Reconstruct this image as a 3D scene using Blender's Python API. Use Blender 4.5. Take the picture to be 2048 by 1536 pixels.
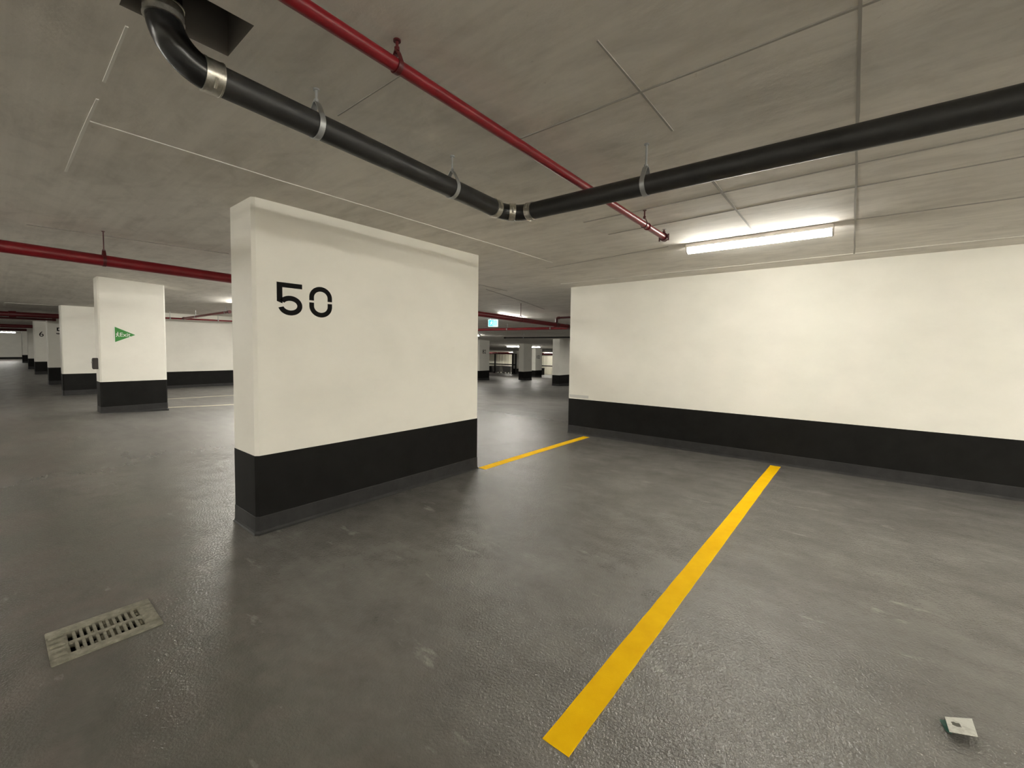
import bpy, bmesh, math, random
from mathutils import Vector, Matrix
random.seed(7)
S = bpy.context.scene
for o in list(bpy.data.objects): bpy.data.objects.remove(o)
COL = S.collection

# ------------------------------------------------------------------ camera
cd = bpy.data.cameras.new('camera'); cam = bpy.data.objects.new('camera', cd); COL.objects.link(cam)
yaw, pitch, roll = math.radians(40.1165), math.radians(2.8561), math.radians(0.6110)
f = Vector((math.cos(yaw)*math.cos(pitch), math.sin(yaw)*math.cos(pitch), -math.sin(pitch)))
r = Vector((math.sin(yaw), -math.cos(yaw), 0)); u = r.cross(f)
r2 = r*math.cos(roll)+u*math.sin(roll); u2 = -r*math.sin(roll)+u*math.cos(roll)
M = Matrix((r2, u2, -f)).transposed().to_4x4(); M.translation = (0, 0, 1.5); cam.matrix_world = M
cd.sensor_fit = 'HORIZONTAL'; cd.sensor_width = 36.0; cd.lens = 36.0*855.437/2048
cd.shift_x = 39.595/2048; cd.shift_y = -26.948/2048
cd.clip_start = 0.02; cd.clip_end = 300
S.camera = cam
# ------------------------------------------------------------------ world and exposure
W = bpy.data.worlds.new('world'); S.world = W; W.use_nodes = True
W.node_tree.nodes['Background'].inputs[0].default_value = (0, 0, 0, 1)
W.node_tree.nodes['Background'].inputs[1].default_value = 0
S.view_settings.view_transform = 'Standard'; S.view_settings.look = 'None'
S.view_settings.exposure = 2.12; S.view_settings.gamma = 1.0; S.view_settings.use_curve_mapping = False
LAMP = 34.0                                   # radiance of the lamp lenses
LAMP_COL = (1.0, 0.975, 0.89)

# ------------------------------------------------------------------ slab levels: the floor falls away to the right, with a slight hump to the left
H = 2.65
def g(x, y):
    s = math.log1p(math.exp(min((x-8)/1.2, 60)))*1.2
    return -0.042*s + 0.2*math.exp(-((y-11.2)/2.8)**2-(x/3.5)**2)
def cz(x, y): return g(x, y)+H

# ------------------------------------------------------------------ materials
def mat(name, base, rough=.6, metal=0.0, spec=.5):
    m = bpy.data.materials.new(name); m.use_nodes = True
    b = m.node_tree.nodes['Principled BSDF']
    b.inputs['Base Color'].default_value = (*base, 1); b.inputs['Roughness'].default_value = rough
    b.inputs['Metallic'].default_value = metal; b.inputs['Specular IOR Level'].default_value = spec
    return m
class NT:
    def __init__(s, m): s.t = m.node_tree; s.b = s.t.nodes['Principled BSDF']; s.c = s.n('ShaderNodeTexCoord').outputs['Object']
    def n(s, k, **kw):
        x = s.t.nodes.new(k)
        for a, v in kw.items(): setattr(x, a, v)
        return x
    def l(s, a, b): s.t.links.new(a, b)
    def scaled(s, v):
        m = s.n('ShaderNodeMapping'); m.inputs['Scale'].default_value = v; s.l(s.c, m.inputs[0]); return m.outputs[0]
    def noise(s, scale, detail=4, rough=.55, vec=None, dist=0):
        x = s.n('ShaderNodeTexNoise'); x.inputs['Scale'].default_value = scale; x.inputs['Detail'].default_value = detail
        x.inputs['Roughness'].default_value = rough; x.inputs['Distortion'].default_value = dist
        s.l(vec or s.c, x.inputs['Vector']); return x.outputs['Fac']
    def ramp(s, fac, stops):
        x = s.n('ShaderNodeValToRGB'); e = x.color_ramp.elements
        for i, (p, c) in enumerate(stops):
            el = e[i] if i < 2 else e.new(p)
            el.position = p; el.color = (*c, 1) if len(c) == 3 else c
        s.l(fac, x.inputs[0]); return x.outputs[0]
    def mix(s, a, b, fac, mode='MIX'):
        x = s.n('ShaderNodeMix', data_type='RGBA', blend_type=mode)
        if hasattr(fac, 'type'): s.l(fac, x.inputs[0])
        else: x.inputs[0].default_value = fac
        s.l(a, x.inputs[6]); s.l(b, x.inputs[7]); return x.outputs[2]
    def rng(s, fac, a, b, lo=0, hi=1):
        x = s.n('ShaderNodeMapRange'); x.inputs[1].default_value = lo; x.inputs[2].default_value = hi
        x.inputs[3].default_value = a; x.inputs[4].default_value = b; s.l(fac, x.inputs[0]); return x.outputs[0]
    def bump(s, h, strength, dist, prev=None):
        x = s.n('ShaderNodeBump'); x.inputs['Strength'].default_value = strength; x.inputs['Distance'].default_value = dist
        s.l(h, x.inputs['Height'])
        if prev: s.l(prev, x.inputs['Normal'])
        return x.outputs[0]

def g3(v, w=1.0, b=1.0): return (v*w, v, v*b)
# floor: grey traffic membrane, grained, scuffed
m_floor = mat('floor_membrane', (.12, .118, .112), .4); n = NT(m_floor)
big = n.noise(.9, 5, .6); mid = n.noise(3.6, 7, .68, n.scaled((1.3, .8, 1))); streak = n.noise(1.6, 5, .62, n.scaled((2.2, .7, 1)), .25)
# two coats: smooth worn membrane in the driving aisle, sanded glossy membrane in the bays
sep = n.n('ShaderNodeSeparateXYZ'); n.l(n.c, sep.inputs[0])
warp = n.n('ShaderNodeMath', operation='MULTIPLY_ADD'); n.l(n.noise(1.5, 4), warp.inputs[0]); warp.inputs[1].default_value = .9; n.l(sep.outputs[0], warp.inputs[2])
bay = n.rng(warp.outputs[0], 0, 1, 1.25, 1.75)
aisle_c = n.ramp(big, [(.34, (.118, .104, .092)), (.46, (.104, .102, .089)), (.56, (.132, .117, .104)), (.68, (.128, .125, .112))])
bay_c = n.ramp(big, [(.3, (.128, .122, .113)), (.7, (.182, .176, .165))])
c1 = n.mix(aisle_c, bay_c, bay)
c2 = n.ramp(mid, [(.22, (.68, .67, .66)), (.72, (1.16, 1.15, 1.14))])
c3 = n.mix(c1, c2, .85, 'MULTIPLY')
scuff = n.ramp(n.noise(2.6, 6, .7, n.scaled((2.4, .8, 1))), [(.62, (0, 0, 0)), (.74, (.55, .55, .55))])
pale = n.n('ShaderNodeRGB'); pale.outputs[0].default_value = (.34, .325, .295, 1)
n.l(n.mix(c3, pale.outputs[0], scuff), n.b.inputs['Base Color'])
ra = n.rng(streak, .245, .268, .3, .72); rb = n.rng(streak, .20, .25, .3, .72)
mx = n.n('ShaderNodeMix', data_type='FLOAT'); n.l(bay, mx.inputs[0]); n.l(ra, mx.inputs[2]); n.l(rb, mx.inputs[3]); 
fy = n.rng(sep.outputs[1], 0, 1, 6.4, 9.5); fx = n.rng(sep.outputs[0], 0, 1, 7.5, 9.5)
far = n.n('ShaderNodeMath', operation='MAXIMUM'); n.l(fy, far.inputs[0]); n.l(fx, far.inputs[1])   # older, duller coat deeper in the garage
mf = n.n('ShaderNodeMix', data_type='FLOAT'); n.l(far.outputs[0], mf.inputs[0]); n.l(mx.outputs[0], mf.inputs[2]); n.l(n.rng(streak, .36, .50, .3, .72), mf.inputs[3])
n.l(mf.outputs[0], n.b.inputs['Roughness'])
fine = n.noise(78, 2.5, .55); coarse = n.noise(11, 4, .55)
hgt = n.n('ShaderNodeMath', operation='MULTIPLY'); n.l(fine, hgt.inputs[0]); n.l(n.rng(bay, .55, 1.0), hgt.inputs[1])
n.l(n.bump(hgt.outputs[0], 1.0, .0062, n.bump(coarse, .25, .006)), n.b.inputs['Normal'])
n.b.inputs['Specular IOR Level'].default_value = .95
# ceiling: bare board-marked concrete
m_ceil = mat('ceiling_concrete', (.4, .38, .35), .8, spec=.25); n = NT(m_ceil)
big = n.noise(.55, 5, .6); mid = n.noise(3.2, 7, .65, n.scaled((1.6, .8, 1)), .5)
c1 = n.ramp(big, [(.3, (.66, .628, .58)), (.7, (.77, .74, .69))])
c2 = n.ramp(mid, [(.28, (.80, .79, .77)), (.55, (1.02, 1.015, 1.0)), (.8, (1.07, 1.06, 1.05))])
board = n.noise(1.0, 5, .65, n.scaled((14, .5, 1)), .3); cb_ = n.ramp(board, [(.3, (.86, .855, .85)), (.6, (1.03, 1.03, 1.03))])
pit = n.noise(26, 4, .7); c3 = n.ramp(pit, [(.24, (.62, .6, .57)), (.33, (1, 1, 1))])
n.l(n.mix(n.mix(n.mix(c1, c2, .9, 'MULTIPLY'), cb_, .6, 'MULTIPLY'), c3, .7, 'MULTIPLY'), n.b.inputs['Base Color'])
n.l(n.bump(n.noise(7, 5, .6), .3, .012, n.bump(pit, .2, .004)), n.b.inputs['Normal'])
m_seam = mat('seam_grout', (.80, .78, .73), .8, spec=.2)
m_seamd = mat('seam_dark', (.36, .34, .31), .85, spec=.2)
# painted concrete
m_white = mat('white_wall_paint', (.80, .775, .70), .55, spec=.35); n = NT(m_white)
smudge = n.noise(1.1, 5, .62, n.scaled((1, 1, 1.5))); c1 = n.ramp(smudge, [(.25, (.74, .717, .648)), (.6, (.81, .785, .712))])
speck = n.noise(9, 5, .7); c2 = n.ramp(speck, [(.2, (.9, .9, .9)), (.36, (1, 1, 1))])
n.l(n.mix(c1, c2, .6, 'MULTIPLY'), n.b.inputs['Base Color'])
n.l(n.bump(n.noise(60, 3, .6), .12, .003, n.bump(n.noise(2.2, 3), .2, .01)), n.b.inputs['Normal'])
m_black = mat('black_band_paint', (.0095, .0088, .0080), .6, spec=.15); n = NT(m_black)
n.l(n.ramp(n.noise(5, 5, .6), [(.3, (.0055, .005, .0045)), (.75, (.010, .0094, .0087))]), n.b.inputs['Base Color'])
n.l(n.bump(n.noise(50, 3), .12, .003), n.b.inputs['Normal'])
m_up = mat('membrane_upturn', (.03, .03, .03), .5, spec=.25); n = NT(m_up)
n.l(n.ramp(n.noise(7, 5, .65), [(.3, (.020, .0195, .0195)), (.7, (.034, .033, .0325))]), n.b.inputs['Base Color'])
n.l(n.bump(n.noise(40, 3), .3, .004), n.b.inputs['Normal'])
m_yellow = mat('yellow_line_paint', (.80, .50, .02), .65, spec=.08); n = NT(m_yellow)
n.l(n.ramp(n.noise(6, 5, .6), [(.3, (.88, .49, .002)), (.7, (.97, .59, .004))]), n.b.inputs['Base Color'])
n.l(n.bump(n.noise(200, 2), .25, .002), n.b.inputs['Normal'])
m_glare_line = mat('painted_line_glare', (.60, .55, .42), .6, spec=.3)  # far yellow lines: grazing glare put into a paler colour
m_digit = mat('stencil_black', (.0045, .004, .0036), .6, spec=.1)
# cast iron drain pipe with dust on top
m_iron = mat('black_pipe_iron', (.016, .0155, .015), .38, spec=.5); n = NT(m_iron)
n.l(n.ramp(n.noise(8, 6, .7), [(.35, (.013, .0125, .0120)), (.62, (.024, .0230, .0212)), (.8, (.062, .058, .049))]), n.b.inputs['Base Color'])
n.l(n.rng(n.noise(5, 4), .30, .6, .3, .7), n.b.inputs['Roughness']); n.l(n.bump(n.noise(30, 4), .18, .003), n.b.inputs['Normal'])
m_elbow = mat('black_elbow_iron', (.009, .0088, .0086), .24, spec=.5)
m_steel = mat('clamp_steel', (.50, .48, .43), .34, .9); n = NT(m_steel)
n.l(n.ramp(n.noise(22, 5, .7), [(.3, (.30, .28, .23)), (.6, (.60, .58, .52))]), n.b.inputs['Base Color'])
m_galv = mat('galvanized_hanger', (.42, .43, .43), .45, .75)
m_red = mat('red_pipe_paint', (.22, .008, .014), .34, spec=.4); n = NT(m_red)
n.l(n.ramp(n.noise(9, 4, .6), [(.3, (.150, .004, .008)), (.7, (.205, .0065, .012))]), n.b.inputs['Base Color'])
m_redd = mat('dark_red_fitting', (.075, .004, .006), .4)
m_house = mat('lamp_housing_metal', (.55, .50, .46), .5)
def lens_mat(name, k):
    m = mat(name, (.9, .9, .9), .4); b = m.node_tree.nodes['Principled BSDF']
    b.inputs['Emission Color'].default_value = (*LAMP_COL, 1); b.inputs['Emission Strength'].default_value = k; return m
m_lens = lens_mat('lamp_lens', LAMP); m_lens_bay = lens_mat('lamp_lens_bay', LAMP*.57)
m_grate = mat('dusty_cast_grate', (.26, .245, .19), .85, spec=.2); n = NT(m_grate)
n.l(n.ramp(n.noise(22, 6, .7), [(.3, (.15, .14, .105)), (.55, (.25, .235, .185)), (.75, (.36, .345, .28))]), n.b.inputs['Base Color'])
n.l(n.bump(n.noise(60, 5, .7), .6, .006), n.b.inputs['Normal'])
m_pit = mat('sump_dark', (.012, .011, .010), .9, spec=.1)
m_dirt = mat('packed_dirt', (.22, .205, .155), .95, spec=.1)
m_hole = mat('opening_dark_lining', (.19, .175, .155), .85, spec=.2)
m_green = mat('exit_sign_green', (.035, .24, .035), .45); m_paper = mat('white_sign_print', (.78, .80, .74), .5)
m_card = mat('dirty_white_card', (.62, .62, .56), .7); n = NT(m_card)
n.l(n.ramp(n.noise(30, 5, .7), [(.3, (.42, .41, .36)), (.55, (.66, .66, .60))]), n.b.inputs['Base Color'])
m_cardg = mat('green_card_edge', (.02, .10, .07), .5); m_stain = mat('card_stain', (.10, .095, .075), .8)
m_darkbox = mat('dark_box_plastic', (.06, .052, .048), .5)
m_cyan = mat('lit_sign_cyan', (.1, .8, .85), .4)
b = m_cyan.node_tree.nodes['Principled BSDF']; b.inputs['Base Color'].default_value = (.01, .12, .14, 1); b.inputs['Emission Color'].default_value = (.006, .12, .14, 1); b.inputs['Emission Strength'].default_value = 1.0
m_signw = mat('lit_sign_white', (.8, .9, .9), .4)
b = m_signw.node_tree.nodes['Principled BSDF']; b.inputs['Base Color'].default_value = (.2, .25, .25, 1); b.inputs['Emission Color'].default_value = (.12, .19, .19, 1); b.inputs['Emission Strength'].default_value = 1.0
m_bin = mat('grey_bin_plastic', (.34, .33, .31), .5); m_post = mat('dark_fence_steel', (.022, .020, .018), .5)
m_rib = mat('cream_ribbed_panel', (.72, .69, .58), .5); m_tyre = mat('wheel_rubber', (.015, .015, .015), .7)
m_detect = mat('detector_plastic', (.75, .73, .68), .5)

# ------------------------------------------------------------------ mesh helpers
class MB:
    def __init__(s): s.v = []; s.f = []
    def add(s, vs, fs):
        k = len(s.v); s.v += [tuple(p) for p in vs]; s.f += [tuple(i+k for i in q) for q in fs]; return s
    def box(s, x0, x1, y0, y1, z0, z1):
        vs = [(x, y, z) for z in (z0, z1) for y in (y0, y1) for x in (x0, x1)]
        return s.add(vs, [(0, 2, 3, 1), (4, 5, 7, 6), (0, 1, 5, 4), (2, 6, 7, 3), (0, 4, 6, 2), (1, 3, 7, 5)])
    def prism(s, pts, z0, z1):          # counterclockwise outline in xy
        k = len(pts); vs = [(x, y, z0) for x, y in pts]+[(x, y, z1) for x, y in pts]
        return s.add(vs, [tuple(range(k))[::-1], tuple(range(k, 2*k))]+[(i, (i+1) % k, k+(i+1) % k, k+i) for i in range(k)])
    def tube(s, path, rad, seg=20, caps=True):
        path = [Vector(p) for p in path]; rads = rad if isinstance(rad, (list, tuple)) else [rad]*len(path)
        k = len(path); vs = []; N = None
        for i, p in enumerate(path):
            t = (path[min(i+1, k-1)]-path[max(i-1, 0)])
            if t.length < 1e-9: t = Vector((0, 0, 1))
            t.normalize()
            if N is None: N = t.orthogonal().normalized()
            N = (N-t*N.dot(t)).normalized(); B = t.cross(N)
            for j in range(seg):
                a = 2*math.pi*j/seg; vs.append(p+(N*math.cos(a)+B*math.sin(a))*rads[i])
        fs = [(i*seg+j, i*seg+(j+1) % seg, (i+1)*seg+(j+1) % seg, (i+1)*seg+j) for i in range(k-1) for j in range(seg)]
        if caps: fs += [tuple(range(seg))[::-1], tuple(range((k-1)*seg, k*seg))]
        return s.add(vs, fs)
    def build(s, name, m, parent=None, smooth=False, bevel=0, loc=None):
        me = bpy.data.meshes.new(name); me.from_pydata(s.v, [], s.f); me.update()
        bm = bmesh.new(); bm.from_mesh(me); bmesh.ops.recalc_face_normals(bm, faces=bm.faces)
        if bevel: bmesh.ops.bevel(bm, geom=bm.edges[:], offset=bevel, segments=2, affect='EDGES')
        bm.to_mesh(me); bm.free()
        if smooth:
            me.polygons.foreach_set('use_smooth', [True]*len(me.polygons)); me.set_sharp_from_angle(angle=math.radians(40))
        me.materials.append(m)
        o = bpy.data.objects.new(name, me); COL.objects.link(o)
        if loc: o.location = loc
        if parent: o.parent = parent
        return o
def tag(o, label=None, cat=None, group=None, kind=None):
    for k, v in (('label', label), ('category', cat), ('group', group), ('kind', kind)):
        if v: o[k] = v
    return o
def thing(name, label, cat, group=None, loc=(0, 0, 0), rz=0):
    o = bpy.data.objects.new(name, None); COL.objects.link(o); o.location = loc; o.rotation_euler = (0, 0, rz)
    o.empty_display_size = .1
    return tag(o, label, cat, group)
def copy_tree(o, parent=None):
    c = o.copy(); COL.objects.link(c); c.parent = parent
    for ch in list(o.children): copy_tree(ch, c)
    return c
def text(body, size, name, m, parent, M4):
    cu = bpy.data.curves.new(name, 'FONT'); cu.body = body; cu.size = size; cu.align_x = 'CENTER'; cu.align_y = 'CENTER'; cu.extrude = .001; cu.offset = size*.004
    t = bpy.data.objects.new(name, cu); COL.objects.link(t); bpy.context.view_layer.update()
    me = bpy.data.meshes.new_from_object(t.evaluated_get(bpy.context.evaluated_depsgraph_get()))
    bpy.data.objects.remove(t); me.materials.clear(); me.materials.append(m); me.transform(M4)
    o = bpy.data.objects.new(name, me); COL.objects.link(o); o.parent = parent; return o
def face_y(x, y, z):   # text plane facing -Y
    return Matrix.Translation((x, y, z)) @ Matrix.Rotation(math.pi/2, 4, 'X')

# ------------------------------------------------------------------ floor and ceiling sheets with openings
X0, X1, Y0, Y1 = -9.0, 46.0, -8.0, 66.0
def sheet(name, m, zf, hole, up):
    hx0, hx1, hy0, hy1 = hole
    def axis(a, b, h0, h1):
        v = [a+i*.5 for i in range(int((b-a)/.5)+1)]
        v = [q for q in v if min(abs(q-h0), abs(q-h1)) > .1]+[h0, h1]; return sorted(v)
    xs, ys = axis(X0, X1, hx0, hx1), axis(Y0, Y1, hy0, hy1)
    vs = [(x, y, zf(x, y)) for y in ys for x in xs]; k = len(xs); fs = []
    for j in range(len(ys)-1):
        for i in range(k-1):
            cx, cy = (xs[i]+xs[i+1])/2, (ys[j]+ys[j+1])/2
            if hx0 < cx < hx1 and hy0 < cy < hy1: continue
            q = (j*k+i, j*k+i+1, (j+1)*k+i+1, (j+1)*k+i); fs.append(q if up else q[::-1])
    me = bpy.data.meshes.new(name); me.from_pydata(vs, [], fs); me.polygons.foreach_set('use_smooth', [True]*len(fs)); me.materials.append(m)
    o = bpy.data.objects.new(name, me); COL.objects.link(o); return tag(o, kind='structure')
DR = (.165, .567, 2.80, 3.125)           # drain opening
OP = (.33, .66, 1.69, 1.945)             # ceiling opening for the drain pipe
floor = sheet('floor', m_floor, g, DR, True); tag(floor, 'dark grey coated garage floor with a grainy sheen')
ceiling = sheet('ceiling', m_ceil, cz, OP, False); tag(ceiling, 'bare grey concrete ceiling slab with formwork seams')
def open_box(x0, x1, y0, y1, z0, z1, closed_top):
    b = MB(); vs = [(x, y, z) for z in (z0, z1) for y in (y0, y1) for x in (x0, x1)]
    b.add(vs, [(0, 1, 5, 4), (2, 6, 7, 3), (0, 4, 6, 2), (1, 3, 7, 5), (4, 5, 7, 6) if closed_top else (0, 2, 3, 1)]); return b
ob = open_box(OP[0], OP[1], OP[2], OP[3], H, H+.30, True).build('opening_lining', m_hole, ceiling); ob['label'] = 'dark square pipe opening'
# formwork seams (thin fins and joints left on the slab soffit)
def seam(pts, w, m, drop=.004):
    b = MB()
    for (xa, ya), (xb, yb) in zip(pts, pts[1:]):
        L = math.hypot(xb-xa, yb-ya); k = max(1, int(L/.35)); nx, ny = -(yb-ya)/L, (xb-xa)/L; P = []
        for i in range(k+1):
            t = i/k; ww = w*(.7+.6*random.random())*.5; x, y = xa+(xb-xa)*t, ya+(yb-ya)*t; j = (random.random()-.5)*.006
            x += nx*j; y += ny*j
            P.append(((x-nx*ww, y-ny*ww), (x+nx*ww, y+ny*ww)))
        vs = []
        for A, B in P:
            z = cz(*A); vs += [(A[0], A[1], z+.002), (A[0], A[1], z-drop), (B[0], B[1], z-drop), (B[0], B[1], z+.002)]
        fs = []
        for i in range(k):
            for j in range(3): fs.append((4*i+j, 4*i+j+1, 4*i+5+j, 4*i+4+j))
        fs += [(0, 3, 2, 1), (4*k, 4*k+1, 4*k+2, 4*k+3)]
        b.add(vs, fs)
    return b.build('formwork_seam', m, ceiling)
for pts, w, m in [
    ([(.377, 3.05), (1.306, 3.075), (2.6, 3.07), (4.85, 3.07)], .011, m_seam), ([(.385, 4.05), (.379, 2.75)], .014, m_seam), ([(.374, 2.55), (.367, 2.05)], .010, m_seam),
    ([(1.92, 1.5), (1.905, -.6)], .011, m_seamd), ([(1.165, 2.0), (1.165, 1.5)], .008, m_seamd), ([(3.51, 1.9), (3.45, .06), (3.41, -2.5)], .012, m_seamd),
    ([(4.02, 1.9), (3.93, .47), (3.89, -2.5)], .012, m_seamd), ([(4.86, .05), (4.98, -2.8)], .012, m_seamd), ([(5.13, 3.35), (4.87, 1.6)], .012, m_seamd),
    ([(1.6, .03), (6.45, .035)], .013, m_seamd), ([(3.1, .768), (4.84, .775)], .016, m_seamd), ([(1.5, .772), (2.35, .765)], .008, m_seamd),
    ([(6.45, 3.9), (6.44, -3.0)], .018, m_seam), ([(.3, 6.16), (2.0, 6.0)], .012, m_seamd), ([(.42, 18.05), (1.44, 18.05)], .05, m_seam), ([(.42, 18.05), (.42, 19.6)], .05, m_seam),
    ([(5.2, 6.0), (8.6, 8.8)], .02, m_seamd), ([(6.2, 5.4), (9.6, 6.3)], .02, m_seamd), ([(4.2, 5.0), (6.6, 5.2)], .014, m_seamd)]:
    seam(pts, w, m)

# ------------------------------------------------------------------ painted walls and pillars: body, black band, floor membrane turned up
BT, UT = .636, .146
def chamfer(x0, x1, y0, y1, c): return [(x0+c, y0), (x1-c, y0), (x1, y0+c), (x1, y1-c), (x1-c, y1), (x0+c, y1), (x0, y1-c), (x0, y0+c)]
def grow(x0, x1, y0, y1, c, d): return chamfer(x0-d, x1+d, y0-d, y1+d, c)
def clad(parent, x0, x1, y0, y1, c=.025, body='body'):
    zs = [g(x, y) for x in (x0, x1) for y in (y0, y1)]; zb = sum(zs)/4; zt = zb+H; lo = min(zs)-.004
    MB().prism(chamfer(x0, x1, y0, y1, c), lo, max(cz(x, y) for x in (x0, x1) for y in (y0, y1))+.003).build(body, m_white, parent)
    MB().prism(grow(x0, x1, y0, y1, c, .002), zb+UT-.01, zb+BT).build('black_band', m_black, parent)
    # membrane with a small cove at the foot
    prof = [(.018, lo), (.018, zb+.004), (.010, zb+.012), (.006, zb+.03), (.005, zb+UT-.004), (.003, zb+UT), (-.01, zb+UT)]
    b = MB(); vs = []
    for d, z in prof: vs += [(x, y, z) for x, y in grow(x0, x1, y0, y1, c, d)]
    fs = [(i*8+j, i*8+(j+1) % 8, (i+1)*8+(j+1) % 8, (i+1)*8+j) for i in range(len(prof)-1) for j in range(8)]
    b.add(vs, fs).build('membrane_upturn', m_up, parent)
    return zb
def pillar(x0, x1, y0, y1, label, group='painted concrete pillars'):
    p = thing('concrete_pillar', label, 'pillar', group, ((x0+x1)/2, (y0+y1)/2, g((x0+x1)/2, (y0+y1)/2)))
    cx, cy, c0 = p.location
    n0 = len(COL.objects); zb = clad(p, x0, x1, y0, y1)
    return p, zb
def settle(p):                      # keep world placement of parts under the pillar's own origin
    for ch in p.children: ch.matrix_parent_inverse = Matrix.Translation(-Vector(p.location))
PW, PL = .4686, 2.6184
main, zb = pillar(1.352, 1.352+PL, 3.5627, 3.5627+PW, 'wide white pillar with black base and the stencilled number 50')
# stencilled 50
def digit5(x, z, w, h):
    def P(a, b): return (x+a*w, z+h*(1-b))
    b = MB(); d = .0015
    def poly(pts):
        k = len(pts); vs = [(p[0], 3.5627-d, p[1]) for p in pts]+[(p[0], 3.5627+.001, p[1]) for p in pts]
        b.add(vs, [tuple(range(k)), tuple(range(k, 2*k))[::-1]]+[(i, (i+1) % k, k+(i+1) % k, k+i) for i in range(k)])
    poly([P(0, 0), P(1, 0), P(1, .15), P(.215, .15), P(.215, .44), P(.215, .645), P(0, .585)])
    cx, cy, ro, so, ri, si = .52, .695, .48, .305, .275, .148
    angs = [math.radians(a) for a in [i*-5+150 for i in range(int(315/5)+1)]]
    for a0, a1 in zip(angs, angs[1:]):
        poly([P(cx+ro*math.cos(a0), cy-so*math.sin(a0)), P(cx+ro*math.cos(a1), cy-so*math.sin(a1)), P(cx+ri*math.cos(a1), cy-si*math.sin(a1)), P(cx+ri*math.cos(a0), cy-si*math.sin(a0))])
    return b.build('stencil_digit', m_digit, main)
def half0(x, z, w, h, up):
    b = MB(); d = .0015; t = .2; sg = 1 if up else -1
    out, inn = [], []
    cx, cz0 = x+w/2, z+h/2; gap = .033*h
    ro = w/2; so = h*.36; st = h*.5-so; ri = w/2-t*w; si = so-.155*h
    pts_o = [(cx-ro, cz0+sg*gap)]+[(cx-ro*math.cos(a), cz0+sg*(st+so*math.sin(a))) for a in [math.pi*i/28 for i in range(29)]]+[(cx+ro, cz0+sg*gap)]
    pts_i = [(cx-ri, cz0+sg*gap)]+[(cx-ri*math.cos(a), cz0+sg*(st+si*math.sin(a))) for a in [math.pi*i/28 for i in range(29)]]+[(cx+ri, cz0+sg*gap)]
    k = len(pts_o)
    for i in range(k-1):
        q = [pts_o[i], pts_o[i+1], pts_i[i+1], pts_i[i]]
        vs = [(p[0], 3.5627-d, p[1]) for p in q]+[(p[0], 3.5627+.001, p[1]) for p in q]
        b.add(vs, [(0, 1, 2, 3), (7, 6, 5, 4)]+[(j, (j+1) % 4, 4+(j+1) % 4, 4+j) for j in range(4)])
    return b
digit5(1.529, 1.760, .208, .264)
b0 = half0(1.798, 1.760, .208, .264, True); b1 = half0(1.798, 1.760, .208, .264, False); b0.add(b1.v, b1.f); b0.build('stencil_digit', m_digit, main)
settle(main)

green_p, zb = pillar(1.43, 2.49, 11.15, 11.58, 'white pillar with black base carrying the green triangular exit sign'); settle(green_p)
p2, _ = pillar(1.46, 2.50, 17.75, 18.15, 'plain white pillar just behind the one with the green exit sign'); settle(p2)
def num_pillar(x0, x1, y0, y1, label, body=None, tx=0, tz=0, size=.3):
    p, zb = pillar(x0, x1, y0, y1, label)
    if body: text(body, size, 'stencil_number', m_digit, p, face_y(tx, y0-.002, tz))
    settle(p); return p
num_pillar(1.52, 2.56, 22.9, 23.35, 'white pillar with the number 5 showing, third beyond the wide pillar', '5', 1.83, 2.0, .36)
num_pillar(1.60, 2.64, 31.1, 31.6, 'distant white pillar with a stencilled number, fourth beyond the wide pillar', '6', 1.86, 2.0, .36)
num_pillar(1.70, 2.74, 38.2, 38.7, 'far white pillar of the left row, second from its end')
num_pillar(1.95, 3.00, 51.0, 51.5, 'farthest white pillar of the left row')
num_pillar(20.8, 21.85, 18.65, 19.1, 'distant white pillar with the stencilled number 82', '82', 21.30, 1.32, .36)
num_pillar(25.2, 26.25, 18.25, 18.72, 'distant white pillar without a number between pillars 82 and 102')
num_pillar(32.75, 33.85, 22.4, 22.95, 'small far pillar with the stencilled number 102', '102', 33.17, .80, .42)
num_pillar(20.85, 22.1, 12.62, 13.1, 'distant white pillar partly hidden by the end of the right wall')
num_pillar(39.0, 40.05, 29.2, 29.8, 'far narrow white pillar beside the dark fence posts')

def wall(name, x0, x1, y0, y1, label):
    w = bpy.data.objects.new(name, None); COL.objects.link(w); tag(w, label, kind='structure'); clad(w, x0, x1, y0, y1, .012); return w
wr = wall('wall_right', 6.885, 7.18, -7.99, 3.9626, 'long white wall with black base along the parking bay')
# grey repair patch above the band at the wall's end
MB().box(6.8845, 6.90, 3.56, 3.94, BT+.003, BT+.055).build('repair_patch', mat('grey_patch', (.55, .54, .51), .7), wr)
wall('wall_back', 3.0, 10.5, 18.4, 18.7, 'white wall with black base far behind the wide pillar')
wall('wall_left', X0-.3, X0, Y0, Y1, 'white wall of the driving aisle')
wall('wall_near', X0, 7.18, Y0-.3, Y0, 'white wall behind the viewer')
wall('wall_far_left', X0, 30.0, Y1-.5, Y1-.2, 'white end wall with black base at the far left')

# far ribbed partition
wf = bpy.data.objects.new('wall_far_right', None); COL.objects.link(wf); tag(wf, 'pale ribbed partition wall at the far right', kind='structure')
zf = g(45, 30)
MB().box(45.0, 45.2, Y0, 64, zf-.3, zf+H+.3).build('backing', m_rib, wf)
rib = None
for i in range(30):
    y = 23.0+i*.5
    if rib is None: rib = MB().box(44.93, 45.0, -.11, .11, zf+.02, zf+H-.02).build('panel', m_rib, wf, loc=(0, y, 0))
    else:
        c = rib.copy(); COL.objects.link(c); c.location = (0, y, 0)

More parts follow.
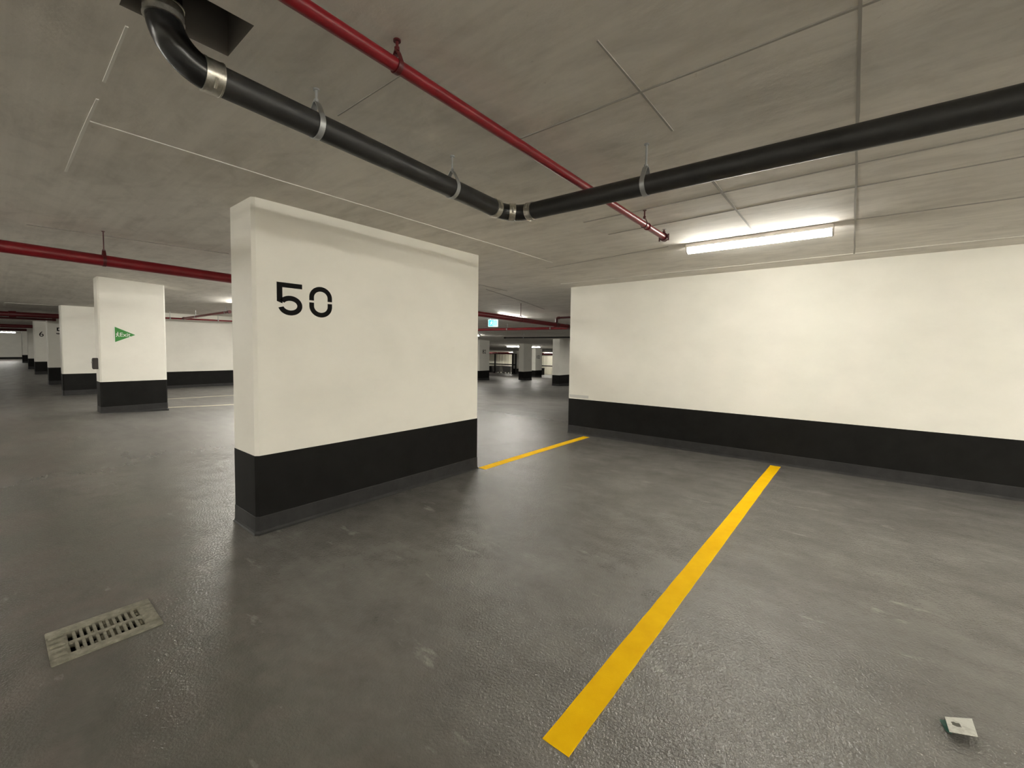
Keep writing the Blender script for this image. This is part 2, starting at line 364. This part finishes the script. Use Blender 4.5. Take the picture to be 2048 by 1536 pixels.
# ------------------------------------------------------------------ painted bay lines
def line(xa, ya, xb, yb, w, label, m=None):
    k = int(abs(xb-xa)/.12); L = []; R = []
    for i in range(k+1):
        t = i/k; x, y = xa+(xb-xa)*t, ya+(yb-ya)*t
        L.append((x, y-w/2+random.uniform(-.0015, .0015))); R.append((x, y+w/2+random.uniform(-.0015, .0015)))
    b = MB(); vs = []
    for a, c in zip(L, R):
        for q in (a, c): vs += [(q[0], q[1], g(*q)-.001), (q[0], q[1], g(*q)+.0025)]
    fs = []
    for i in range(k):
        o = 4*i; fs += [(o+1, o+5, o+7, o+3), (o, o+4, o+5, o+1), (o+2, o+3, o+7, o+6)]
    fs += [(0, 1, 3, 2), (4*k, 4*k+2, 4*k+3, 4*k+1)]
    return tag(b.add(vs, fs).build('parking_line', m or m_yellow), label, 'road marking', 'yellow bay lines')
line(1.342, .800, 6.74, .731, .115, 'long yellow bay line running across the foreground to the right wall')
line(3.99, 3.512, 6.75, 3.512, .115, 'short yellow bay line from the wide pillar to the right wall')
line(2.55, 11.77, 6.4, 11.77, .10, 'yellow bay line, painted pale for glare, beside the green exit sign pillar', m_glare_line)
line(2.9, 14.5, 6.4, 14.5, .09, 'yellow bay line, painted pale for glare, in front of the back wall', m_glare_line)

# ------------------------------------------------------------------ lamps: surface mounted strip with wrap lens
def lens_profile(w, h): return [(-w/2, 0)]+[(-w/2*math.cos(a)*1.0, -h*.35-h*.65*math.sin(a)) for a in [math.pi*i/10 for i in range(11)]]+[(w/2, 0)]
def strip_lamp(x, y, rz, label, length=1.24, w=.105, lens=None, group='ceiling strip lights'):
    t = thing('strip_light', label, 'light', group, (x, y, cz(x, y)), rz)
    slope = -math.atan((cz(x, y+.1)-cz(x, y-.1))/.2)
    MB().box(-w/2-.012, w/2+.012, -length/2, length/2, -.042, -.001).build('housing', m_house, t, bevel=.004)
    pr = lens_profile(w, .058); k = len(pr); L = length/2-.012
    vs = [(a, -L, c-.04) for a, c in pr]+[(a, L, c-.04) for a, c in pr]
    MB().add(vs, [(i, i+1, k+i+1, k+i) for i in range(k-1)]+[tuple(range(k)), tuple(range(k, 2*k))[::-1], (0, k, 2*k-1, k-1)]).build('lens', lens or m_lens, t, smooth=True)
    for s in (-1, 1):
        pr2 = lens_profile(w+.006, .062); vs = [(a, s*(L-.001), c-.039) for a, c in pr2]+[(a, s*(L+.012), c-.039) for a, c in pr2]
        MB().add(vs, [tuple(range(k)), tuple(range(k, 2*k))[::-1]]+[(i, (i+1) % k, k+(i+1) % k, k+i) for i in range(k)]).build('end_cap', m_house, t)
    return t
strip_lamp(4.925, .795, 0, 'bright strip light on the ceiling above the parking bay', lens=m_lens_bay)
strip_lamp(4.47, 12.25, 0, 'strip light hidden behind the wide pillar, left side')
strip_lamp(10.45, 8.2, math.pi/2, 'strip light behind the thick red pipe by the lit exit sign')
strip_lamp(16.9, 15.75, 0, 'strip light hidden behind the wide pillar, right side')
strip_lamp(28.4, 21.65, 0, 'nearer of two far strip lights left of pillar 102')
strip_lamp(43.3, 33.1, 0, 'farther of two far strip lights above the bins')
strip_lamp(29.05, 20.0, 0, 'far strip light just right of the unnumbered pillar')
strip_lamp(43.2, 27.7, 0, 'far strip light above the ribbed partition')
strip_lamp(1.3, 60.0, math.pi/2, 'strip light at the far left end wall')
for (x, y, rz) in ((3.7, 8.4, 1), (4.55, 6.6, 1), (8.3, 12.8, 0), (6.6, 15.6, 0), (-2.6, 8.7, 1), (-4.0, 3.9, 1), (-8.2, 9.5, 1), (-2.6, -5.0, 1), (-2.6, 13.0, 1), (-2.6, 25, 1), (-2.6, 33, 1), (-2.6, 44, 1),
                   (-7.0, 6.5, 1), (-7.0, 1.5, 1), (-7.0, -4.0, 1), (-7.0, 13, 1), (4.9, -3.4, 0), (3.0, -5.6, 1), (-5.0, -7.2, 1), (0.2, -7.2, 1), (4.9, -7.2, 0), (-7.0, -1.0, 1), (-1.0, -6.4, 1), (2.0, -7.2, 1), (-5.4, 6.6, 1), (-5.4, -3.4, 1),
                   (9.0, 24.0, 0), (12.5, 2.0, 0), (21.5, 9.5, 0), (41, 36.6, 0), (6, 30, 0), (6, 47, 0), (30, 12, 0)):
    strip_lamp(x, y, rz*math.pi/2, 'unseen ceiling strip light, one of a set added mainly for fill', group='unseen strip lights added mainly for fill')  # unseen lamps, most added as fill, a few inferred from shadow bands

# ------------------------------------------------------------------ black drain pipe
PR = .055; PY = 1.877; PX = 2.41
def pz(x): return 2.500-.038*(x-.77)
def bend(p0, c, p1, n=14):           # quarter arc from p0 to p1 about corner c
    p0, c, p1 = Vector(p0), Vector(c), Vector(p1); o = p0+p1-c; out = []
    for i in range(n+1):
        a = math.pi/2*i/n; out.append(o+(p0-o)*math.cos(a)+(p1-o)*math.sin(a))
    return out
dp = thing('drain_pipe', 'thick black drain pipe under the ceiling, bending at a corner', 'pipe', loc=(PX, PY, 2.44))
parts = []
ER = .145; XR = .437
e1 = bend((XR, PY, pz(.6)+ER), (XR, PY, pz(.6)), (XR+ER, PY, pz(.6)-.002))
parts.append(MB().tube([(XR, PY, 2.94)]+[(XR, PY, 2.80)]+e1, PR, 28).build('elbow', m_elbow, dp, smooth=True))
parts.append(MB().tube([(XR+ER-.005, PY, pz(.6)-.001), (1.2, PY, pz(1.2)), (PX-.155, PY, pz(PX-.155))], PR*.985, 28).build('pipe_run', m_iron, dp, smooth=True))
zc = pz(PX)
e2 = bend((PX-.15, PY, pz(PX-.15)), (PX, PY, zc), (PX, PY-.15, zc-.002))
parts.append(MB().tube([(PX-.17, PY, pz(PX-.17))]+e2+[(PX, PY-.17, zc-.003)], PR*.96, 28).build('elbow', m_elbow, dp, smooth=True))
def yz(y): return zc-.004-.012*(PY-.15-y)
parts.append(MB().tube([(PX, PY-.155, yz(PY-.155)), (PX, 0, yz(0)), (PX, -4.5, yz(-4.5))], PR*.985, 28).build('pipe_run', m_iron, dp, smooth=True))
def ring(c, ax, w, rad, m, name, parent, lip=True):
    c = Vector(c); ax = Vector(ax).normalized(); k = w/2
    path = [c-ax*k, c-ax*k*.82, c-ax*k*.8, c+ax*k*.8, c+ax*k*.82, c+ax*k] if lip else [c-ax*k, c+ax*k]
    rr = [rad+.0035, rad+.0035, rad+.0015, rad+.0015, rad+.0035, rad+.0035] if lip else [rad, rad]
    return MB().tube(path, rr, 28).build(name, m, parent, smooth=True)
k1 = ring((XR, PY, 2.655), (0, 0, 1), .05, PR+.003, m_steel, 'clamp_band', dp)
k2 = ring((.580, PY, pz(.6)), (1, 0, 0), .062, PR+.003, m_steel, 'clamp_band', dp)
k3 = ring((PX-.175, PY, pz(PX-.175)), (1, 0, 0), .045, PR+.002, m_steel, 'clamp_band', dp)
k4 = ring((PX, PY-.175, yz(PY-.175)), (0, 1, 0), .045, PR+.002, m_steel, 'clamp_band', dp)
mid = e2[len(e2)//2]; dr = (e2[len(e2)//2+1]-e2[len(e2)//2-1]).normalized()
k5 = ring(mid, dr, .042, PR+.002, m_steel, 'clamp_band', dp)
for kb, c, ax, out in ((k1, (XR, PY, 2.655), (0, 0, 1), (-.7, -.7, 0)), (k2, (.580, PY, pz(.6)), (1, 0, 0), (0, -.6, -.5)), (k3, (PX-.175, PY, pz(PX-.175)), (1, 0, 0), (0, -.7, .2)), (k5, mid, tuple(dr), tuple((mid-Vector((PX-.15, PY-.15, mid.z))).normalized()*-1)), (k4, (PX, PY-.175, yz(PY-.175)), (0, 1, 0), (-.8, 0, .3))):
    out = Vector(out).normalized(); ax = Vector(ax); t = out.cross(ax).normalized(); c = Vector(c)+out*(PR+.009)
    MB().tube([c-t*.018, c+t*.018], .0055, 8).build('clamp_screw', m_steel, kb)
for o in dp.children:
    o.matrix_parent_inverse = Matrix.Translation(-Vector(dp.location))

# ------------------------------------------------------------------ hangers
def hanger(c, axis, rad, m, label, group, strap=.026, rod_r=.0055):
    x, y, z = c; top = cz(x, y)
    t = thing('pipe_hanger', label, 'pipe hanger', group, (x, y, top))
    inv = Matrix.Translation((-x, -y, -top))
    a = Vector((1, 0, 0)) if axis == 'x' else Vector((0, 1, 0)); s = Vector((0, 1, 0)) if axis == 'x' else Vector((1, 0, 0)); up = Vector((0, 0, 1))
    R0 = rad+.001; R1 = rad+.0045; b = MB(); apex = min(rad*.55+.012, (top-z-rad)*.55); vs = []; prof = []
    # teardrop strap: circle round the lower part, sides rising to an apex
    lim = math.radians(62)
    for i in range(33):
        th = -math.pi/2-math.pi+lim*.0+(i/32)*(2*math.pi)
        sx, sz = math.cos(th), math.sin(th)
        if sz > .55:
            q = (sz-.55)/.45; px, pz_ = sx*(1-.35*q), .55+q*(.45+apex/R0)
        else: px, pz_ = sx, sz
        prof.append((px, pz_))
    k = len(prof)
    for RR in (R0, R1):
        for side in (-.5, .5):
            for px, pz_ in prof:
                vs.append(Vector((x, y, z))+s*(px*RR)+up*(pz_*RR)+a*(side*strap))
    fs = []
    for i in range(k-1):
        fs += [(i, i+1, k+i+1, k+i), (2*k+i, 3*k+i, 3*k+i+1, 2*k+i+1), (i, 2*k+i, 2*k+i+1, i+1), (k+i, k+i+1, 3*k+i+1, 3*k+i)]
    o = b.add(vs, fs).build('ring_strap', m, t, smooth=True); o.matrix_parent_inverse = inv
    za = z+R1*(1+apex/R0)
    o = MB().tube([(x, y, za-.012), (x, y, top+.004)], rod_r, 10).build('rod', m, t, smooth=True); o.matrix_parent_inverse = inv
    o = MB().tube([(x, y, za-.004), (x, y, za+.009)], .0105, 6).build('nut', m, t); o.matrix_parent_inverse = inv
    o = MB().tube([(x, y, top-.006), (x, y, top+.004)], .014, 14).build('anchor', m, t); o.matrix_parent_inverse = inv
    return t
hg = 'hangers of the black drain pipe'
hanger((.99, PY, pz(.99)), 'x', PR, m_galv, 'galvanized hanger on the black pipe nearest its upper elbow', hg)
hanger((1.837, PY, pz(1.837)), 'x', PR, m_galv, 'galvanized hanger on the black pipe just before the corner bend', hg)
hanger((PX, .925, yz(.925)), 'y', PR, m_galv, 'galvanized hanger on the black pipe right of the corner bend', hg)
hanger((PX, -1.6, yz(-1.6)), 'y', PR, m_galv, 'galvanized hanger on the black pipe outside the view', hg)

# ------------------------------------------------------------------ red sprinkler pipes
def red_run(name, pts, rad, m, parent=None, seg=18): return MB().tube(pts, rad, seg).build(name, m, parent, smooth=True)
RY = 1.35
sp = thing('sprinkler_pipe', 'slim red sprinkler pipe crossing above the black pipe to its end fitting', 'pipe', 'red sprinkler pipes', (3.98, RY, 2.53))
inv = Matrix.Translation(-Vector(sp.location))
def rz1(x): return 2.560-.0095*(x-.6)
red_run('pipe_run', [(-4.0, RY, rz1(-4.0)+.0), (3.97, RY, rz1(3.97))], .0245, m_red, sp)
ze = rz1(3.98)
cp = ring((3.99, RY, ze), (1, 0, 0), .05, .033, m_redd, 'end_coupling', sp)
for s in (-1, 1):
    MB().box(3.975, 4.005, RY+s*.030-.012, RY+s*.030+.012, ze-.014, ze+.014).build('bolt_lug', m_redd, cp, bevel=.003)
    MB().tube([(3.99, RY+s*.040, ze-.034), (3.99, RY+s*.040, ze+.024)], .006, 8).build('bolt', m_redd, cp)
hd = MB().tube([(3.99, RY, ze+.028), (3.99, RY, ze+.050), (3.99, RY, ze+.052), (3.99, RY, ze+.066)], [.013, .013, .007, .006], 12).build('sprinkler_head', m_redd, sp, smooth=True)
MB().tube([(3.99, RY, ze+.066), (3.99, RY, ze+.069)], .018, 14).build('deflector', m_galv, hd)
ring((3.58, RY, rz1(3.58)), (1, 0, 0), .012, .0265, m_red, 'pipe_joint', sp)
for o in sp.children: o.matrix_parent_inverse = inv
hr = 'hangers of the red pipes'
hanger((1.03, RY, rz1(1.03)), 'x', .0245, m_redd, 'red painted hanger on the slim red pipe near the top of the view', hr, .02)
hanger((3.515, RY, rz1(3.515)), 'x', .0245, m_redd, 'red painted hanger near the end of the slim red pipe', hr, .02)

R2 = .056
def p2xyz(x): t = (x-.15)/(10.95-.15); return (x, 5.85+.42*t, 2.372-.205*t)
mp = thing('sprinkler_main', 'thick dark red sprinkler main passing behind the wide pillar', 'pipe', 'red sprinkler pipes', (10.2, 6.25, 2.18))
inv = Matrix.Translation(-Vector(mp.location))
red_run('pipe_run', [p2xyz(x) for x in (-5.5, 0, 3, 6, 9, 11.6)], R2, m_red, mp, 22)
ring(p2xyz(10.75), (1, .04, -.02), .11, R2+.004, m_redd, 'coupling', mp)
tee = ring(p2xyz(10.12), (1, .04, -.02), .17, R2+.003, m_redd, 'branch_tee', mp)
bx, by, bz = p2xyz(10.12); bz2 = bz+.19
el = MB().tube([(bx, by, bz+.04), (bx, by, bz2-.055)]+bend((bx, by, bz2-.05), (bx, by, bz2), (bx, by-.05, bz2))+[(bx, by-.09, bz2)], .036, 14).build('branch_elbow', m_redd, tee, smooth=True)
MB().tube([(bx, by-.08, bz2), (bx, by-4.2, bz2)], .027, 14).build('branch_pipe', m_redd, mp, smooth=True)
for o in mp.children: o.matrix_parent_inverse = inv
q = p2xyz(.815); hanger(q, 'x', R2, m_redd, 'dark red hanger on the thick red main left of the wide pillar', hr)
q = p2xyz(8.37); hanger(q, 'x', R2, m_redd, 'dark red hanger on the thick red main right of the wide pillar', hr)
q = p2xyz(4.6); hanger(q, 'x', R2, m_redd, 'dark red hanger on the thick red main behind the wide pillar', hr)

def simple_pipe(label, pts, rad, m=None, hang=(), group='red sprinkler pipes', name='sprinkler_pipe', joints=()):
    t = thing(name, label, 'pipe', group, pts[-1]); inv = Matrix.Translation(-Vector(pts[-1]))
    A, B = Vector(pts[0]), Vector(pts[-1]); d = (B-A).normalized()
    o = red_run('pipe_run', pts, rad, m or m_red, t); o.matrix_parent_inverse = inv
    for c in (A, B):
        o = ring(c, d, .09, rad+.008, m or m_redd, 'coupling', t); o.matrix_parent_inverse = inv
    for j in joints:
        o = ring(A.lerp(B, j), d, .16, rad+.02, m or m_redd, 'tee_fitting', t); o.matrix_parent_inverse = inv
    for q in hang:
        c = A.lerp(B, q); o = MB().tube([c+Vector((0, 0, rad*.6)), (c.x, c.y, cz(c.x, c.y)+.003)], .008, 8).build('hanger_rod', m_galv, t); o.matrix_parent_inverse = inv
        o = ring(c, d, .035, rad+.004, m_galv, 'hanger_band', t); o.matrix_parent_inverse = inv
    return t
simple_pipe('bright lit red pipe below the lit exit sign', [(12.45, 13.2, cz(12.45, 13)-.205), (12.65, 9.9, cz(12.65, 9.9)-.20), (12.85, 6.4, cz(12.85, 6.4)-.20)], .048, hang=(.48, .75))
simple_pipe('thin black pipe near the ceiling above the distant pillars', [(16.75, 13.3, cz(16.75, 13.3)-.21), (17.1, 4.0, cz(17.1, 4)-.21)], .035, m_post, (.12, .5), 'other pipes', 'service_pipe')
simple_pipe('thin red pipe along the top of the back wall', [(2.8, 17.6, 2.42), (6.4, 17.7, 2.44)], .028, hang=(.35, .75))
simple_pipe('red branch pipe coming forward from the back wall', [(4.43, 17.55, 2.44), (4.5, 13.55, cz(4.5, 13.6)-.19)], .035, hang=(.3, .93))
simple_pipe('thick dark red pipe at the far left with a tee fitting', [(-4, 20.2, 2.45), (6, 20.6, 2.44)], .08, m_redd, (.3, .8), joints=(.46,))
simple_pipe('slim dark red pipe below the tee at the far left', [(-4, 21.2, 2.37), (1.6, 21.4, 2.36)], .035, m_redd, (.3,))
simple_pipe('upper of two dark red pipes in the far left distance', [(-4, 34.0, 2.46), (6, 34.2, 2.46)], .09, m_redd, (.3,))
simple_pipe('lower of two dark red pipes in the far left distance', [(-4, 38.5, 2.36), (6, 38.7, 2.36)], .07, m_redd, (.3,))
simple_pipe('far red pipe under the two strip lights near pillar 82', [(42.0, 39.0, cz(42, 36)-.22), (42.0, 24.0, cz(42, 30)-.22)], .13, None, (.3, .7))

# ------------------------------------------------------------------ exit signs
es = thing('exit_sign', 'small green triangular exit sign on a white pillar', 'sign', loc=(1.79, 11.148, 1.71))
def tri(pts, y0, y1): 
    k = len(pts); vs = [(p[0], y0, p[1]) for p in pts]+[(p[0], y1, p[1]) for p in pts]
    return MB().add(vs, [tuple(range(k)), tuple(range(k, 2*k))[::-1]]+[(i, (i+1) % k, k+(i+1) % k, k+i) for i in range(k)])
tri([(-.137, -.163), (.212, 0), (-.137, .168)], -.004, 0).build('border', m_paper, es)
tri([(-.122, -.148), (.192, 0), (-.122, .152)], -.0055, -.003).build('sign_face', m_green, es)
text('Exit', .108, 'sign_lettering', m_paper, es, face_y(.030, -.006, -.004))
man = MB()
def bar(a, c, w):
    a, c = Vector(a), Vector(c); d = (c-a).normalized(); nn = Vector((-d.y, d.x))*w/2
    q = [a+nn, a-nn, c-nn, c+nn]; vs = [(p.x, -.0075, p.y) for p in q]+[(p.x, -.005, p.y) for p in q]
    man.add(vs, [(0, 1, 2, 3), (7, 6, 5, 4)]+[(j, (j+1) % 4, 4+(j+1) % 4, 4+j) for j in range(4)])
for a, c, w in (((-.082, .028), (-.088, -.012), .018), ((-.088, -.012), (-.066, -.022), .011), ((-.066, -.022), (-.060, -.046), .010), ((-.088, -.012), (-.104, -.046), .011), ((-.084, .024), (-.060, .008), .009), ((-.084, .024), (-.108, .004), .009), ((-.083, .034), (-.074, .050), .016)): bar(a, c, w)
man.build('running_figure', m_paper, es)

ls = thing('exit_sign', 'lit blue-green running man exit sign hanging under the ceiling', 'sign', loc=(11.0, 9.25, cz(11, 9.25)), rz=math.radians(-52))
MB().box(-.165, .165, -.03, .03, -.27, -.03).build('housing', m_signw, ls, bevel=.006)
lf = tri([(-.145, -.25), (.02, -.25), (.02, -.05), (-.145, -.05)], -.034, -.029).build('pictogram_panel', m_cyan, ls)
man = MB()
for a, c, w in (((-.05, -.10), (-.06, -.16), .03), ((-.06, -.16), (-.03, -.18), .02), ((-.03, -.18), (-.02, -.22), .018), ((-.06, -.16), (-.10, -.21), .02), ((-.05, -.11), (-.01, -.14), .015), ((-.05, -.11), (-.10, -.14), .015), ((-.045, -.095), (-.035, -.07), .026)): bar(a, c, w)
o = man.build('running_figure', m_signw, ls); o.location = (0, -.03, 0)
man = MB()
for a, c, w in (((.06, -.24), (.06, -.06), .035), ((.11, -.24), (.11, -.06), .03), ((.06, -.07), (.12, -.07), .02)): bar(a, c, w)
o = man.build('doorway_mark', m_cyan, ls); o.location = (0, -.026, 0)
for s in (-1, 1): MB().tube([(s*.1, 0, -.035), (s*.1, 0, .012)], .008, 8).build('stem', m_galv, ls)

# call box on the exit pillar's side
cb = thing('call_box', 'small dark box mounted on the side of the exit sign pillar', 'box', loc=(1.43, 11.36, 1.135))
MB().box(-.075, 0, -.06, .06, -.11, .11).build('case', m_darkbox, cb, bevel=.006)
MB().box(-.082, -.074, -.045, .045, -.09, .09).build('cover', m_darkbox, cb, bevel=.003)
MB().tube([(-.082, 0, .03), (-.095, 0, .03)], .014, 10).build('knob', m_steel, cb)

# ------------------------------------------------------------------ floor drain with slotted grate
dx0, dx1, dy0, dy1 = DR
fd = thing('floor_drain', 'dusty rectangular slotted drain grate set in the floor', 'drain grate', loc=((dx0+dx1)/2, (dy0+dy1)/2, 0)); fd.rotation_euler = (0, 0, 0)
w2, d2 = (dx1-dx0)/2, (dy1-dy0)/2
open_box(-w2, w2, -d2, d2, -.22, .0, False).build('sump', m_pit, fd)
fr = MB(); e = .012
def rim(x0, x1, y0, y1):
    fr.box(x0, x1, y0, y1, -.03, .006)
rim(-w2-e, w2+e, -d2-e, -d2+.052); rim(-w2-e, w2+e, d2-.060, d2+e); rim(-w2-e, -w2+.062, -d2+.052, d2-.060); rim(w2-.052, w2+e, -d2+.052, d2-.060)
fr.build('frame', m_grate, fd, bevel=.003)
gx0, gx1, gy0, gy1 = -w2+.062, w2-.052, -d2+.052, d2-.060; gm = (gy0+gy1)/2
MB().box(gx0-.002, gx1+.002, gm-.013, gm+.013, -.024, .004).build('centre_rib', m_grate, fd, bevel=.002)
for i in range(5):
    y = gy0+.01+(gy1-gy0-.02)*i/4
    MB().box(-w2-.004, -w2+.050, y-.008, y+.008, .004, .014).build('cast_ridge', m_grate, fd, bevel=.002)
NB = 11; pitch_ = (gx1-gx0)/NB; proto = None
for i in range(1, NB):
    for (a, c) in ((gy0, gm), (gm, gy1)):
        x = gx0+i*pitch_
        if proto is None: proto = MB().box(-.0065, .0065, 0, c-a, -.022, .0035).build('grate_bar', m_grate, fd, bevel=.0015, loc=(x, a, 0))
        else:
            o = proto.copy(); COL.objects.link(o); o.location = (x+random.uniform(-.0008, .0008), a, random.uniform(-.0015, .0008))
dirt = MB()
for i in range(NB):
    for (a, c) in ((gy0, gm), (gm, gy1)):
        for k in range(3):
            if random.random() < (.16 if i < 5 else .52):
                x = gx0+(i+.5)*pitch_; y = a+(c-a)*(k+.5)/3+random.uniform(-.008, .008); hh = random.uniform(-.009, -.001); sx = pitch_*.46; sy = (c-a)*random.uniform(.12, .24)
                dirt.add([(x-sx, y-sy, hh-.004), (x, y-sy*1.2, hh), (x+sx, y-sy, hh-.005), (x+sx, y+sy, hh-.003), (x, y+sy*1.2, hh+.001), (x-sx, y+sy, hh-.006)], [(0, 1, 4, 5), (1, 2, 3, 4)])
dirt.build('trapped_dirt', m_dirt, fd)['kind'] = 'stuff'

# ------------------------------------------------------------------ white card lying on the floor
cdp = thing('paper_card', 'small dirty white square card lying tilted on the floor', 'card', loc=(2.466, -.388, 0))
# corners (camera-far, right, near-right, left) in world metres round the card's centre
C4 = [(.039, .039), (.095, -.044), (-.049, -.038), (-.080, .041)]
zz = [.005, .007, .030, .024]
def quad_slab(P, Z, t):
    vs = [(x, y, z) for (x, y), z in zip(P, Z)]+[(x, y, z+t) for (x, y), z in zip(P, Z)]
    return MB().add(vs, [(3, 2, 1, 0), (4, 5, 6, 7)]+[(i, (i+1) % 4, 4+(i+1) % 4, 4+i) for i in range(4)])
quad_slab(C4, zz, .0025).build('top_sheet', m_card, cdp)
quad_slab([(.013, .057), (.03, .03), (-.05, .03), (-.050, .046)], [.0005, .0005, .0005, .004], .002).build('green_flap', m_cardg, cdp)
st = MB(); cx, cy = -.004, .012
st.add([(cx+.019*math.cos(a)*random.uniform(.7, 1.2), cy+.015*math.sin(a)*random.uniform(.7, 1.2), 0) for a in [2*math.pi*i/12 for i in range(12)]], [tuple(range(12))])
so = st.build('dark_stain', m_stain, cdp)
A = Vector((*C4[0], zz[0])); nrm = (Vector((*C4[1], zz[1]))-A).cross(Vector((*C4[3], zz[3]))-A)
for v in so.data.vertices: v.co.z = A.z+.0031-((v.co.x-A.x)*nrm.x+(v.co.y-A.y)*nrm.y)/nrm.z

# ------------------------------------------------------------------ far corner: fence, bins, detector
def fence(label, x, ya, yb, posts, rail_z):
    zf = g(x, (ya+yb)/2); t = thing('steel_fence', label, 'fence', loc=(x, ya, zf))
    for y in posts: MB().box(-.06, .06, y-ya-.07, y-ya+.07, -.02, 2.3).build('post', m_post, t)
    MB().box(-.03, .03, 0, yb-ya, rail_z-.06, rail_z+.06).build('rail', m_post, t)
    MB().box(-.03, .03, 0, yb-ya, 2.24, 2.3).build('rail', m_post, t)
    return t
fence('dark post and rail fence beyond pillar 82', 38.6, 29.0, 33.6, (29.05, 29.5, 32.1, 33.5), 1.05)
fence('dark rail fence in front of the ribbed partition right of pillar 102', 42.5, 24.5, 29.0, (24.6, 28.9), 1.05)
def bin_(x, y, label):
    zf = g(x, y); t = thing('wheeled_bin', label, 'bin', 'grey wheeled bins', (x, y, zf))
    w, d, h = .46, .62, .82
    vs = [(-w*.8, -d*.85, .14), (w*.8, -d*.85, .14), (w*.8, d*.85, .14), (-w*.8, d*.85, .14), (-w, -d, h), (w, -d, h), (w, d, h), (-w, d, h)]
    MB().add(vs, [(3, 2, 1, 0), (4, 5, 6, 7)]+[(i, (i+1) % 4, 4+(i+1) % 4, 4+i) for i in range(4)]).build('tub', m_bin, t)
    MB().box(-w-.04, w+.04, -d-.04, d+.04, h, h+.06).build('lid', m_bin, t, bevel=.01)
    for sx in (-1, 1):
        for sy in (-1, 1): MB().tube([(sx*.3-.03, sy*.45, .075), (sx*.3+.03, sy*.45, .075)], .075, 12).build('wheel', m_tyre, t)
    return t
bin_(39.8, 32.6, 'grey wheeled bin beside pillar 82 in the distance'); bin_(39.8, 31.0, 'grey wheeled bin left of the far fence posts')
bb = thing('storage_box', 'black box standing right of pillar 102', 'box', loc=(41.3, 27.45, g(41.3, 27.45)))
MB().box(-.3, .3, -.3, .3, 0, .75).build('case', m_post, bb, bevel=.02); MB().box(-.32, .32, -.32, .32, .74, .80).build('lid', m_post, bb, bevel=.01)
bb = thing('storage_box', 'black box peeking out beside pillar 82', 'box', loc=(39.8, 33.75, g(39.8, 33.75)))
MB().box(-.3, .3, -.3, .3, 0, .75).build('case', m_post, bb, bevel=.02); MB().box(-.32, .32, -.32, .32, .74, .80).build('lid', m_post, bb, bevel=.01)
sd = thing('smoke_detector', 'tiny pale detector on the ceiling beyond the lit red pipe', 'detector', loc=(14.6, 10.5, cz(14.6, 10.5)))
MB().tube([(0, 0, .01), (0, 0, -.02), (0, 0, -.045)], [.09, .09, .06], 16).build('base', m_detect, sd, smooth=True)
MB().tube([(0, 0, -.043), (0, 0, -.06)], .03, 12).build('sensor', m_detect, sd, smooth=True)
